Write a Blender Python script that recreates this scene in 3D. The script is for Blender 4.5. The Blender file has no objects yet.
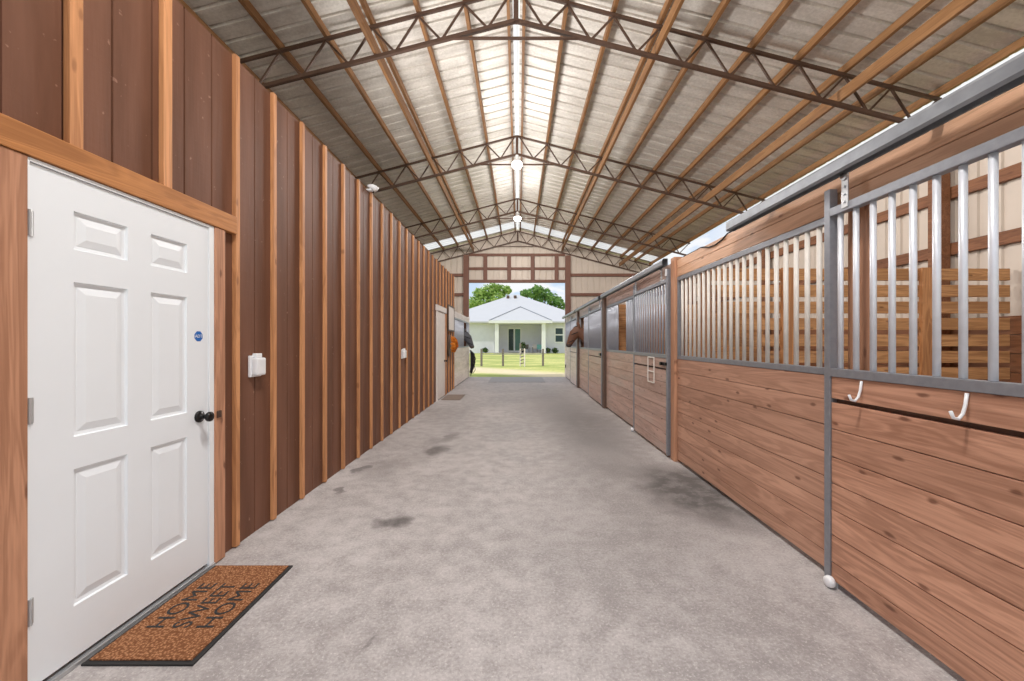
import bpy, bmesh, math, random
from mathutils import Vector, Matrix
random.seed(7)
C = bpy.context.scene.collection
F, VX, VY, CH = 401.0, 518.5, 342.0, 1.35

def lin(r, g, b):
    f = lambda c: c/12.92 if c <= 0.04045 else ((c+0.055)/1.055)**2.4
    return (f(r/255), f(g/255), f(b/255), 1.0)

def at(px, py, Y):
    return Vector(((px-VX)*Y/F, Y, CH+(VY-py)*Y/F))

# ------------------------------------------------------------------ materials
def newmat(name):
    m = bpy.data.materials.new(name); m.use_nodes = True
    nt = m.node_tree
    b = next(n for n in nt.nodes if n.type == 'BSDF_PRINCIPLED')
    return m, nt, b

def N(nt, t, **kw):
    n = nt.nodes.new(t)
    for k, v in kw.items():
        if k.startswith('i_'):
            n.inputs[k[2:]].default_value = v
        else:
            setattr(n, k, v)
    return n

def math_(nt, op, a, b=None, clamp=False):
    n = nt.nodes.new('ShaderNodeMath'); n.operation = op; n.use_clamp = clamp
    for i, v in enumerate((a, b)):
        if v is None: continue
        if isinstance(v, (int, float)): n.inputs[i].default_value = v
        else: nt.links.new(v, n.inputs[i])
    return n.outputs[0]

def mix_(nt, fac, a, b, blend='MIX'):
    n = nt.nodes.new('ShaderNodeMix'); n.data_type = 'RGBA'; n.blend_type = blend
    for idx, v in ((0, fac), (6, a), (7, b)):
        if isinstance(v, (int, float)): n.inputs[idx].default_value = v
        elif isinstance(v, tuple): n.inputs[idx].default_value = v
        else: nt.links.new(v, n.inputs[idx])
    return n.outputs[2]

def rng(nt, v, a, b, c=0.0, d=1.0, smooth=True):
    n = nt.nodes.new('ShaderNodeMapRange'); n.clamp = True
    if smooth: n.interpolation_type = 'SMOOTHSTEP'
    nt.links.new(v, n.inputs[0])
    for i, x in enumerate((a, b, c, d)): n.inputs[1+i].default_value = x
    return n.outputs[0]

def scaled(nt, vec, s):
    n = nt.nodes.new('ShaderNodeVectorMath'); n.operation = 'MULTIPLY'
    nt.links.new(vec, n.inputs[0]); n.inputs[1].default_value = s
    return n.outputs[0]

def noise(nt, vec, scale=1.0, detail=4.0, rough=0.55, dist=0.0):
    n = nt.nodes.new('ShaderNodeTexNoise')
    n.inputs['Scale'].default_value = scale; n.inputs['Detail'].default_value = detail
    n.inputs['Roughness'].default_value = rough; n.inputs['Distortion'].default_value = dist
    if vec is not None: nt.links.new(vec, n.inputs['Vector'])
    return n.outputs['Fac']

def plain(name, col, rough=0.6, metal=0.0, var=0.08, vs=6.0, bump=0.0, bs=60, spec=0.5):
    m, nt, b = newmat(name)
    g = N(nt, 'ShaderNodeNewGeometry')
    f = noise(nt, g.outputs['Position'], vs, 4)
    lo = tuple(c*(1-var*2) for c in col[:3])+(1,); hi = tuple(min(1, c*(1+var*2)) for c in col[:3])+(1,)
    nt.links.new(mix_(nt, f, lo, hi), b.inputs['Base Color'])
    b.inputs['Roughness'].default_value = rough; b.inputs['Metallic'].default_value = metal
    b.inputs['Specular IOR Level'].default_value = spec
    if bump:
        bp = N(nt, 'ShaderNodeBump'); bp.inputs['Strength'].default_value = bump; bp.inputs['Distance'].default_value = 0.01
        nt.links.new(noise(nt, g.outputs['Position'], bs, 3), bp.inputs['Height']); nt.links.new(bp.outputs[0], b.inputs['Normal'])
    return m

def wood(name, col, axis, knots=1.0, rough=0.5, var=0.22, contrast=1.0, spec=0.35, weather_glare=0.0):
    m, nt, b = newmat(name)
    g = N(nt, 'ShaderNodeNewGeometry')
    isl = g.outputs['Random Per Island']
    off = N(nt, 'ShaderNodeVectorMath', operation='MULTIPLY_ADD')
    cmb = N(nt, 'ShaderNodeCombineXYZ')
    for i in range(3): nt.links.new(isl, cmb.inputs[i])
    nt.links.new(cmb.outputs[0], off.inputs[0]); off.inputs[1].default_value = (13.7, 29.3, 17.1)
    nt.links.new(g.outputs['Position'], off.inputs[2])
    P = off.outputs[0]
    def S(al, ac): return tuple(al if i == axis else ac for i in range(3))
    n1 = noise(nt, scaled(nt, P, S(0.8, 9)), 1, 4, 0.5, 0.9)
    n2 = noise(nt, scaled(nt, P, S(2.2, 85)), 1, 3, 0.6)
    band = math_(nt, 'SINE', math_(nt, 'MULTIPLY', n1, 46.0))
    fac = math_(nt, 'ADD', math_(nt, 'MULTIPLY', n1, 0.55), math_(nt, 'MULTIPLY', n2, 0.35))
    fac = math_(nt, 'ADD', fac, math_(nt, 'MULTIPLY', band, 0.085*contrast))
    fac = rng(nt, fac, 0.25, 0.68)
    c = col[:3]
    k = 0.30*contrast
    dark = (c[0]*(1-k*1.25), c[1]*(1-k*1.5), c[2]*(1-k*1.65), 1)
    lite = (min(1, c[0]*(1+k)), min(1, c[1]*(1+k*1.05)), min(1, c[2]*(1+k*1.1)), 1)
    colr = mix_(nt, fac, dark, lite)
    if knots:
        v = N(nt, 'ShaderNodeTexVoronoi'); v.inputs['Scale'].default_value = 1.0
        v.voronoi_dimensions = '2D'
        sp_ = N(nt, 'ShaderNodeSeparateXYZ'); nt.links.new(scaled(nt, P, S(2.6, 7.0)), sp_.inputs[0])
        cb_ = N(nt, 'ShaderNodeCombineXYZ'); nt.links.new(sp_.outputs[1 if axis != 0 else 0], cb_.inputs[0]); nt.links.new(sp_.outputs[2], cb_.inputs[1])
        wv = N(nt, 'ShaderNodeVectorMath', operation='MULTIPLY_ADD'); nzc = N(nt, 'ShaderNodeTexNoise'); nzc.inputs['Scale'].default_value = 14
        nt.links.new(P, nzc.inputs['Vector']); nt.links.new(nzc.outputs['Color'], wv.inputs[0]); wv.inputs[1].default_value = (.10, .10, 0); nt.links.new(cb_.outputs[0], wv.inputs[2])
        nt.links.new(wv.outputs[0], v.inputs['Vector'])
        kn = rng(nt, v.outputs['Distance'], 0.03, 0.10, 1.0, 0.0)
        keep = math_(nt, 'GREATER_THAN', N(nt, 'ShaderNodeSeparateColor').outputs[0], 0.45)
        sep = keep.node.inputs[0].links[0].from_node
        nt.links.new(v.outputs['Color'], sep.inputs[0])
        kn = math_(nt, 'MULTIPLY', math_(nt, 'MULTIPLY', kn, keep), 0.8*knots)
        colr = mix_(nt, kn, colr, (c[0]*0.28, c[1]*0.2, c[2]*0.17, 1))
    if weather_glare:
        w = noise(nt, scaled(nt, P, S(0.9, 3)), 1, 5, 0.6)
        colr = mix_(nt, math_(nt, 'MULTIPLY', rng(nt, w, 0.45, 0.7), weather_glare), colr, lin(196, 182, 172))  # pale patches for weathering and glare, painted into the boards
    hsv = N(nt, 'ShaderNodeHueSaturation')
    nt.links.new(colr, hsv.inputs['Color'])
    nt.links.new(rng(nt, isl, 0, 1, 1-var, 1+var, False), hsv.inputs['Value'])
    nt.links.new(hsv.outputs[0], b.inputs['Base Color'])
    b.inputs['Roughness'].default_value = rough
    b.inputs['Specular IOR Level'].default_value = spec
    bp = N(nt, 'ShaderNodeBump'); bp.inputs['Strength'].default_value = 0.25; bp.inputs['Distance'].default_value = 0.004
    nt.links.new(fac, bp.inputs['Height']); nt.links.new(bp.outputs[0], b.inputs['Normal'])
    return m

def concrete():
    m, nt, b = newmat('concrete')
    g = N(nt, 'ShaderNodeNewGeometry'); P = g.outputs['Position']
    n1 = noise(nt, P, 0.9, 6, 0.6, 0.3); n2 = noise(nt, P, 7, 6, 0.65); n3 = noise(nt, P, 60, 3, 0.7)
    f = math_(nt, 'ADD', math_(nt, 'MULTIPLY', n1, 0.35), math_(nt, 'ADD', math_(nt, 'MULTIPLY', n2, 0.35), math_(nt, 'MULTIPLY', n3, 0.3)))
    col = mix_(nt, rng(nt, f, 0.38, 0.62), lin(146, 140, 138), lin(188, 182, 180))
    sp = rng(nt, noise(nt, P, 70, 3, 0.8), 0.54, 0.68)
    col = mix_(nt, math_(nt, 'MULTIPLY', sp, 0.55), col, lin(218, 214, 210))
    fl = rng(nt, noise(nt, P, 38, 4, 0.75), 0.60, 0.70)
    col = mix_(nt, math_(nt, 'MULTIPLY', fl, 0.4), col, lin(104, 98, 96))
    # spills, stains and broad soft darker patches on the slab
    wob = N(nt, 'ShaderNodeVectorMath', operation='MULTIPLY_ADD')
    nz = N(nt, 'ShaderNodeTexNoise'); nz.inputs['Scale'].default_value = 5.0; nz.inputs['Detail'].default_value = 5
    nt.links.new(P, nz.inputs['Vector']); nt.links.new(nz.outputs['Color'], wob.inputs[0])
    wob.inputs[1].default_value = (0.34, 0.34, 0); nt.links.new(P, wob.inputs[2])
    def spot(x, y, rx, ry, amt, soft=0.35, c=lin(70, 66, 64)):
        nonlocal col
        mp = N(nt, 'ShaderNodeMapping'); mp.vector_type = 'POINT'
        mp.inputs['Location'].default_value = (-(x+0.17)/rx, -(y+0.17)/ry, 0); mp.inputs['Scale'].default_value = (1/rx, 1/ry, 0)
        nt.links.new(wob.outputs[0], mp.inputs['Vector'])
        ln = N(nt, 'ShaderNodeVectorMath', operation='LENGTH'); nt.links.new(mp.outputs[0], ln.inputs[0])
        d = rng(nt, ln.outputs['Value'], 1-soft, 1+soft, amt, 0.0)
        d = math_(nt, 'MULTIPLY', d, rng(nt, n2, 0.3, 0.6, 0.55, 1.0))
        col = mix_(nt, d, col, c)
    def spx(px, py, wx, wy, amt, soft=0.35):
        d = F*CH/(py-VY); x = (px-VX)*d/F
        spot(x, d, wx, wy, amt, soft)
    spx(395, 522, .12, .10, .85, .5); spx(436, 450, .13, .22, .75, .5); spx(452, 437, .11, .22, .5, .6)
    spx(437, 441, .12, .16, .3, .6); spx(380, 470, .2, .3, .25, .7); spx(362, 468, .06, .12, .6)
    spx(343, 489, .04, .06, .6); spx(365, 641, .02, .05, .5); spx(452, 398, .3, .7, .25, .8)
    spx(693, 491, .42, .66, .85, .5); spx(640, 478, .5, .8, .16, .9); spx(590, 430, .5, 1.6, .5, .8)
    spx(560, 410, .7, 2.0, .35, .9); spx(650, 540, .8, .7, .22, .9); spx(540, 395, 1.0, 2.0, .2, .9)
    spx(455, 420, .4, 1.5, .15, .9); spx(590, 470, .5, .7, .12, .9)
    nt.links.new(col, b.inputs['Base Color'])
    nt.links.new(rng(nt, n1, 0.3, 0.7, 0.55, 0.8), b.inputs['Roughness'])
    b.inputs['Specular IOR Level'].default_value = 0.3
    bp = N(nt, 'ShaderNodeBump'); bp.inputs['Strength'].default_value = 0.2; bp.inputs['Distance'].default_value = 0.004
    nt.links.new(n3, bp.inputs['Height']); nt.links.new(bp.outputs[0], b.inputs['Normal'])
    return m

def roof_metal():
    m, nt, b = newmat('galvanised_roofing')
    g = N(nt, 'ShaderNodeNewGeometry'); P = g.outputs['Position']
    n1 = noise(nt, scaled(nt, P, (1.2, 7, 1.2)), 1, 5, 0.6); n2 = noise(nt, P, 30, 4, 0.7)
    f = math_(nt, 'ADD', math_(nt, 'MULTIPLY', n1, 0.6), math_(nt, 'MULTIPLY', n2, 0.4))
    nt.links.new(mix_(nt, rng(nt, f, 0.35, 0.65), lin(196, 190, 182), lin(228, 223, 216)), b.inputs['Base Color'])
    b.inputs['Metallic'].default_value = 0.4; b.inputs['Roughness'].default_value = 0.55
    return m

def translucent(name, col):
    m, nt, b = newmat(name)
    t = N(nt, 'ShaderNodeBsdfTranslucent'); t.inputs[0].default_value = col
    mx = N(nt, 'ShaderNodeMixShader'); mx.inputs[0].default_value = 0.6
    b.inputs['Base Color'].default_value = col; b.inputs['Roughness'].default_value = 0.5
    nt.links.new(b.outputs[0], mx.inputs[1]); nt.links.new(t.outputs[0], mx.inputs[2])
    out = next(n for n in nt.nodes if n.type == 'OUTPUT_MATERIAL'); nt.links.new(mx.outputs[0], out.inputs[0])
    return m

def lawn():
    m, nt, b = newmat('lawn')
    g = N(nt, 'ShaderNodeNewGeometry'); P = g.outputs['Position']
    n1 = noise(nt, scaled(nt, P, (.25, .5, 1)), 1, 5, 0.6); n2 = noise(nt, P, 6, 5, 0.7)
    gr = mix_(nt, rng(nt, n1, 0.38, 0.62), lin(162, 172, 88), lin(212, 208, 128))
    gr = mix_(nt, math_(nt, 'MULTIPLY', rng(nt, n2, 0.4, 0.7), 0.45), gr, lin(96, 126, 48))
    sx = N(nt, 'ShaderNodeSeparateXYZ'); nt.links.new(P, sx.inputs[0])
    # bare sandy track worn across the lawn beside the barn
    yy = math_(nt, 'ADD', sx.outputs[1], math_(nt, 'MULTIPLY', n1, 3.0))
    yy = math_(nt, 'ADD', yy, math_(nt, 'MULTIPLY', sx.outputs[0], 0.9))
    tr = math_(nt, 'MULTIPLY', rng(nt, yy, 17.0, 19.5), rng(nt, yy, 20.5, 23.0, 1.0, 0.0))
    tr = math_(nt, 'MULTIPLY', tr, rng(nt, n2, 0.3, 0.55, 0.5, 1.0))
    nt.links.new(mix_(nt, tr, gr, lin(222, 206, 172)), b.inputs['Base Color'])
    b.inputs['Roughness'].default_value = 0.9
    return m

def siding_mat():
    m, nt, b = newmat('brown_painted_siding')
    g = N(nt, 'ShaderNodeNewGeometry'); P = g.outputs['Position']
    n1 = noise(nt, scaled(nt, P, (1, 6, .7)), 1, 4); n2 = noise(nt, scaled(nt, P, (1, 40, 3)), 1, 4, .6)
    n3 = noise(nt, scaled(nt, P, (1, 5, 26)), 1, 4, .6)
    c = mix_(nt, rng(nt, n1, .3, .7), lin(101, 67, 50), lin(121, 83, 65))
    sp = rng(nt, noise(nt, P, 22, 2, .6), .70, .76)
    c = mix_(nt, math_(nt, 'MULTIPLY', sp, .35), c, lin(190, 150, 130))
    nt.links.new(c, b.inputs['Base Color']); b.inputs['Roughness'].default_value = 0.58
    b.inputs['Specular IOR Level'].default_value = 0.25
    bp = N(nt, 'ShaderNodeBump'); bp.inputs['Strength'].default_value = 0.3; bp.inputs['Distance'].default_value = 0.006
    nt.links.new(math_(nt, 'ADD', n2, math_(nt, 'MULTIPLY', n3, .7)), bp.inputs['Height']); nt.links.new(bp.outputs[0], b.inputs['Normal'])
    return m

def coir():
    m, nt, b = newmat('coir')
    g = N(nt, 'ShaderNodeNewGeometry'); P = g.outputs['Position']
    w = N(nt, 'ShaderNodeTexVoronoi'); w.inputs['Scale'].default_value = 95; nt.links.new(P, w.inputs['Vector'])
    n2 = noise(nt, P, 180, 3, .8)
    f = math_(nt, 'ADD', math_(nt, 'MULTIPLY', w.outputs['Distance'], .8), math_(nt, 'MULTIPLY', n2, .5))
    nt.links.new(mix_(nt, rng(nt, f, .3, .8), lin(184, 134, 98), lin(118, 76, 50)), b.inputs['Base Color'])
    b.inputs['Roughness'].default_value = 1.0; b.inputs['Specular IOR Level'].default_value = .1
    bp = N(nt, 'ShaderNodeBump'); bp.inputs['Strength'].default_value = 0.7; bp.inputs['Distance'].default_value = 0.006
    bp.invert = True
    nt.links.new(f, bp.inputs['Height']); nt.links.new(bp.outputs[0], b.inputs['Normal'])
    return m

def leaves(name, a, c):
    m, nt, b = newmat(name)
    g = N(nt, 'ShaderNodeNewGeometry')
    col = mix_(nt, g.outputs['Random Per Island'], a, c)
    nt.links.new(col, b.inputs['Base Color']); b.inputs['Roughness'].default_value = .6
    b.inputs['Specular IOR Level'].default_value = .2
    t = N(nt, 'ShaderNodeBsdfTranslucent'); nt.links.new(col, t.inputs[0])
    mx = N(nt, 'ShaderNodeMixShader'); mx.inputs[0].default_value = .35
    nt.links.new(b.outputs[0], mx.inputs[1]); nt.links.new(t.outputs[0], mx.inputs[2])
    out = next(n for n in nt.nodes if n.type == 'OUTPUT_MATERIAL'); nt.links.new(mx.outputs[0], out.inputs[0])
    return m

def glow(name, col, s):
    m, nt, b = newmat(name)
    b.inputs['Base Color'].default_value = col; b.inputs['Emission Color'].default_value = col
    b.inputs['Emission Strength'].default_value = s
    return m

M = dict(
    concrete=concrete(), roof=roof_metal(), lawn=lawn(), siding=siding_mat(), coir=coir(),
    skylight=translucent('milky_skylight_panel', lin(246, 246, 242)),
    stud=wood('stud_wood', lin(204, 146, 100), 2, .6, .55, .16, .7),
    casing=wood('casing_wood', lin(188, 138, 108), 2, .9, .55, .08, .75),
    lintel=wood('lintel_wood', lin(178, 120, 70), 1, .9, .55, .08, .7),
    purlin=wood('purlin_wood', lin(146, 106, 68), 1, .3, .6, .2, .7),
    doorboard=wood('stall_door_wood', lin(192, 144, 118), 1, 1.0, .48, .13, .8),
    board=wood('stall_board_wood', lin(190, 146, 122), 1, 1.0, .5, .12, .7),
    farboard=wood('weathered_glare_board_wood', lin(194, 162, 148), 1, .9, .42, .12, .65, .5, .55),  # weathered; far-door glare also painted in by paling the boards
    paleboard=wood('glare_paled_board_wood', lin(228, 214, 208), 1, .5, .4, .08, .5, .5, .6),  # pale tone is painted glare from the far door
    headboard=wood('header_board_wood', lin(214, 170, 138), 1, .8, .5, .08, .6),
    post=wood('post_wood', lin(190, 142, 112), 2, .8, .55, .08, .6),
    slat=wood('partition_wood', lin(186, 138, 92), 0, .9, .6, .14, .9),
    slatpost=wood('partition_post_wood', lin(180, 128, 84), 2, .8, .6, .1, .9),
    outwood=wood('outer_framing_wood', lin(132, 88, 60), 1, .5, .6, .12, .8),
    brown=plain('brown_painted_framing', lin(116, 76, 60), .6),
    darkpost=plain('dark_brown_post', lin(96, 74, 62), .55, .1),
    truss=plain('rusty_dark_steel', lin(84, 62, 50), .5, .3, .15, 9),
    galv=plain('galvanised_steel', lin(152, 155, 162), .42, .55, .1, 30),
    track=plain('galvanised_track', lin(148, 152, 158), .42, .5, .14, 14),
    bar=plain('bright_galvanised_bar', lin(222, 224, 230), .4, .3, .05, 20),
    creambar=plain('weathered_cream_bar', lin(224, 217, 208), .45, .0, .06, 20),
    greybar=plain('grey_bar', lin(172, 176, 186), .4, .4, .06, 20),
    sheet=plain('beige_metal_sheet', lin(200, 186, 172), .5, .1, .05, 3),
    white=plain('white_door_paint', lin(232, 236, 240), .35, 0, .015, 3),
    jamb=plain('white_jamb_paint', lin(236, 238, 240), .4, 0, .015, 3),
    trimwhite=plain('weathered_white_paint', lin(226, 216, 210), .5, 0, .06, 8),
    plastic=plain('white_plastic', lin(235, 236, 238), .3, 0, .02, 8),
    black=plain('black_metal', lin(30, 28, 28), .3, .5, .1, 20),
    rubber=plain('black_rubber', lin(34, 33, 33), .7, 0, .1, 40),
    greymat=plain('grey_rubber_mat', lin(150, 147, 146), .7, 0, .1, 12),
    brownmat=plain('brown_mat', lin(128, 112, 100), .9, 0, .15, 30),
    blue=plain('blue_sticker', lin(20, 98, 178), .35, 0, .02, 20),
    hinge=plain('hinge_steel', lin(196, 198, 200), .35, .7, .05, 30),
    stucco=plain('grey_stucco', lin(226, 226, 234), .9, 0, .04, 2),
    housewhite=plain('house_white_paint', lin(238, 238, 238), .6, 0, .02, 2),
    houseroof=plain('white_metal_roofing', lin(198, 198, 200), .5, 0, .02, 1),
    glass=plain('dark_window_glass', lin(36, 58, 56), .08, 0, .2, 1),
    greenglass=plain('green_window_glass', lin(70, 116, 104), .08, 0, .2, 1),
    fencepost=plain('grey_fence_post', lin(120, 112, 104), .8, 0, .15, 9),
    wire=plain('fence_wire', lin(150, 150, 148), .5, .5),
    bark=plain('bark', lin(96, 80, 66), .9, 0, .2, 6),
    leafa=leaves('bright_leaves', lin(120, 160, 70), lin(186, 208, 120)),
    leafb=leaves('deep_leaves', lin(86, 134, 66), lin(150, 182, 104)),
    shrub=leaves('shrub_leaves', lin(50, 76, 44), lin(110, 130, 70)),
    orange=leaves('orange_leaves', lin(214, 118, 30), lin(242, 164, 70)),
    brownhide=plain('chestnut_hide', lin(108, 70, 50), .6, 0, .1, 5),
    greyhide=plain('dark_grey_hide', lin(74, 74, 80), .6, 0, .12, 5),
    muzzle=plain('dark_muzzle_skin', lin(70, 60, 56), .6),
    mane=plain('dark_mane_hair', lin(48, 36, 30), .8, 0, .2, 30),
    eye=plain('dark_eye', lin(16, 12, 10), .1),
    rope=plain('black_rope', lin(32, 30, 32), .8, 0, .1, 30),
    teal=plain('teal_fabric', lin(120, 176, 172), .7),
    apron=plain('bounce_apron_concrete', lin(214, 208, 200), .8, 0, .05, 1.5),  # kept pale so the added apron bounces light
    lamp=glow('lamp_glow', (1, .97, .92, 1), 14.0),
)

# ------------------------------------------------------------------ mesh helpers
class MB:
    def __init__(s): s.v = []; s.f = []
    def add(s, vs, fs):
        o = len(s.v); s.v += [Vector(p) for p in vs]; s.f += [tuple(i+o for i in f) for f in fs]; return s
    def box(s, x0, x1, y0, y1, z0, z1):
        return s.add([(x0,y0,z0),(x1,y0,z0),(x1,y1,z0),(x0,y1,z0),(x0,y0,z1),(x1,y0,z1),(x1,y1,z1),(x0,y1,z1)],
                     [(0,3,2,1),(4,5,6,7),(0,1,5,4),(1,2,6,5),(2,3,7,6),(3,0,4,7)])
    def bar(s, p, q, w, h, up=(0,0,1)):
        p, q = Vector(p), Vector(q); d = (q-p).normalized(); u = Vector(up)
        a = d.cross(u)
        if a.length < 1e-4: a = d.cross(Vector((1,0,0)))
        a.normalize(); b = a.cross(d).normalized()
        vs = []
        for c in (p, q):
            for sa, sb in ((-1,-1),(1,-1),(1,1),(-1,1)): vs.append(c+a*(sa*w/2)+b*(sb*h/2))
        return s.add(vs, [(3,2,1,0),(4,5,6,7),(0,1,5,4),(1,2,6,5),(2,3,7,6),(3,0,4,7)])
    def tube(s, pts, r, n=10):
        pts = [Vector(p) for p in pts]; rs = r if isinstance(r, (list, tuple)) else [r]*len(pts)
        rings = []; prev = None
        for i, p in enumerate(pts):
            d = (pts[min(i+1, len(pts)-1)]-pts[max(i-1, 0)]).normalized()
            a = prev if prev is not None else (Vector((0,0,1)) if abs(d.z) < .9 else Vector((1,0,0)))
            a = (a-d*a.dot(d)).normalized(); b = d.cross(a); prev = a
            rr = rs[i]; ra, rb = rr if isinstance(rr, (list, tuple)) else (rr, rr)
            rings.append([p+a*(ra*math.cos(t))+b*(rb*math.sin(t)) for t in [2*math.pi*k/n for k in range(n)]])
        vs = [v for rg in rings for v in rg]; fs = []
        for i in range(len(pts)-1):
            for k in range(n):
                fs.append((i*n+k, i*n+(k+1)%n, (i+1)*n+(k+1)%n, (i+1)*n+k))
        fs.append(tuple(reversed(range(n)))); fs.append(tuple(range((len(pts)-1)*n, len(pts)*n)))
        return s.add(vs, fs)
    def lathe(s, c, prof, n=20, axis=2, sx=1, sy=1):
        c = Vector(c); vs = []; fs = []
        for r, h in prof:
            for k in range(n):
                t = 2*math.pi*k/n; a, b = r*math.cos(t)*sx, r*math.sin(t)*sy
                vs.append(c+Vector((a,b,h) if axis == 2 else (h,a,b) if axis == 0 else (b,h,a)))
        for i in range(len(prof)-1):
            for k in range(n): fs.append((i*n+k, i*n+(k+1)%n, (i+1)*n+(k+1)%n, (i+1)*n+k))
        fs.append(tuple(reversed(range(n)))); fs.append(tuple(range((len(prof)-1)*n, len(prof)*n)))
        return s.add(vs, fs)
    def build(s, name, mat, parent=None, bevel=0, smooth=False, origin=None):
        if parent is not None: o_ = parent.matrix_world.translation if False else wloc(parent)
        elif origin is not None: o_ = Vector(origin)
        else:
            xs = [v.x for v in s.v]; ys = [v.y for v in s.v]; zs = [v.z for v in s.v]
            o_ = Vector(((min(xs)+max(xs))/2, (min(ys)+max(ys))/2, min(zs)))
        if parent is not None:
            # child at parent's origin
            me = bpy.data.meshes.new(name); me.from_pydata([v-o_ for v in s.v], [], s.f)
        else:
            me = bpy.data.meshes.new(name); me.from_pydata([v-o_ for v in s.v], [], s.f)
        bm = bmesh.new(); bm.from_mesh(me); bmesh.ops.recalc_face_normals(bm, faces=bm.faces)
        if bevel:
            es = [e for e in bm.edges if len(e.link_faces) == 2 and e.calc_face_angle(0) > .6]
            bmesh.ops.bevel(bm, geom=es, offset=bevel, segments=2, profile=.6, affect='EDGES')
        bm.to_mesh(me); bm.free()
        if smooth:
            for p in me.polygons: p.use_smooth = True
        me.materials.append(mat)
        ob = bpy.data.objects.new(name, me); C.objects.link(ob)
        if parent is not None: ob.parent = parent; WL[ob.name] = o_.copy()
        else: ob.location = o_; WL[ob.name] = o_.copy()
        return ob
WL = {}
def wloc(o): return WL[o.name]

def tag(o, label=None, cat=None, group=None, kind=None):
    if label: o['label'] = label
    if cat: o['category'] = cat
    if group: o['group'] = group
    if kind: o['kind'] = kind
    return o

def empty(name, loc, label, cat, group=None):
    o = bpy.data.objects.new(name, None); C.objects.link(o); o.location = loc; o.empty_display_size = .1
    WL[o.name] = Vector(loc); return tag(o, label, cat, group)

def struct(o, label=None, cat=None): return tag(o, label, cat, None, 'structure')

def text_mesh(body, size, extrude):
    cu = bpy.data.curves.new('lettering', 'FONT'); cu.body = body; cu.size = size; cu.extrude = extrude
    cu.align_x = 'CENTER'; cu.align_y = 'CENTER'; cu.space_line = 1.0
    ob = bpy.data.objects.new('lettering', cu); C.objects.link(ob)
    dg = bpy.context.evaluated_depsgraph_get(); dg.update()
    me = bpy.data.meshes.new_from_object(ob.evaluated_get(dg))
    bpy.data.objects.remove(ob); return me

ORD = ['first','second','third','fourth','fifth','sixth','seventh','eighth','ninth','tenth','eleventh','twelfth','thirteenth',
       'fourteenth','fifteenth','sixteenth','seventeenth','eighteenth','nineteenth','twentieth','twenty-first','twenty-second','twenty-third','twenty-fourth']

# ------------------------------------------------------------------ dimensions
XL, XR, XO = -1.875, 1.785, 5.22          # siding, stall fronts, outer walls
YN, YF = -.6, 15.45                      # open near end, gable at the far end
TR = [1.15, 4.82, 8.25, 11.85, 15.32]     # trusses
SL = 0.26
RX = -0.03
HU, HL = CH+4.25, CH+3.86                 # chord heights at the ridge
zu = lambda x: HU-SL*abs(x-RX)
zl = lambda x: HL-SL*abs(x-RX)
PX = [0.62+0.555*k for k in range(9)]

# ------------------------------------------------------------------ setting
struct(MB().box(-5.3, 5.3, -1.0, YF+.05, -.15, 0).build('floor', M['concrete']), 'stained grey concrete slab of the barn aisle', 'floor')
def plate(name, mat, x0, x1, y0, y1, z): return MB().add([(x0,y0,z),(x1,y0,z),(x1,y1,z),(x0,y1,z)], [(0,1,2,3)]).build(name, mat)
struct(plate('ground', M['lawn'], -120, 120, -90, 160, -.06), 'green lawn with a worn sandy track', 'lawn')

struct(MB().box(-14, 14, -16, -1.01, -.12, -.005).build('bounce_apron', M['apron']), 'pale light-bouncing apron added outside the open end of the barn', 'apron')  # added out of view to bounce light up to the roof

# brown grooved siding wall
def siding(name, y0, y1, z0, z1):
    b = MB(); prof = []
    g = 1.85-0.2*30
    cuts = [g+.2*k for k in range(120) if y0+.01 < g+.2*k < y1-.01]
    prof.append((0, y0))
    for c in cuts: prof += [(0, c-.006), (-.009, c-.004), (-.009, c+.004), (0, c+.006)]
    prof.append((0, y1))
    vs = []; fs = []
    for dx, y in prof: vs += [(XL+dx, y, z0), (XL+dx, y, z1)]
    n = len(prof)
    for i in range(n-1): fs.append((2*i, 2*i+2, 2*i+3, 2*i+1))
    b.add(vs, fs)
    # back and cap of the same boards
    bv = [(XL-.03, y0, z0), (XL-.03, y1, z0), (XL-.03, y1, z1), (XL-.03, y0, z1)]
    b.add(bv+[(XL, y0, z0), (XL, y1, z0), (XL, y1, z1), (XL, y0, z1)], [(0,1,2,3), (3,2,6,7), (0,3,7,4), (1,5,6,2), (0,4,5,1)])
    return b.build(name, M['siding'])
ZW = CH+1.88
struct(siding('wall_left', -.6, 11.68, 0, ZW), 'brown grooved board wall with pale vertical studs', 'wall')

def ribs(y0, y1, pitch=.229, w=.03, h=.02):
    out = [(y0, 0)]; y = y0+.1
    while y < y1-.08:
        out += [(y-w, 0), (y-w*.6, h), (y+w*.6, h), (y+w, 0)]; y += pitch
    out.append((y1, 0)); return out
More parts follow.
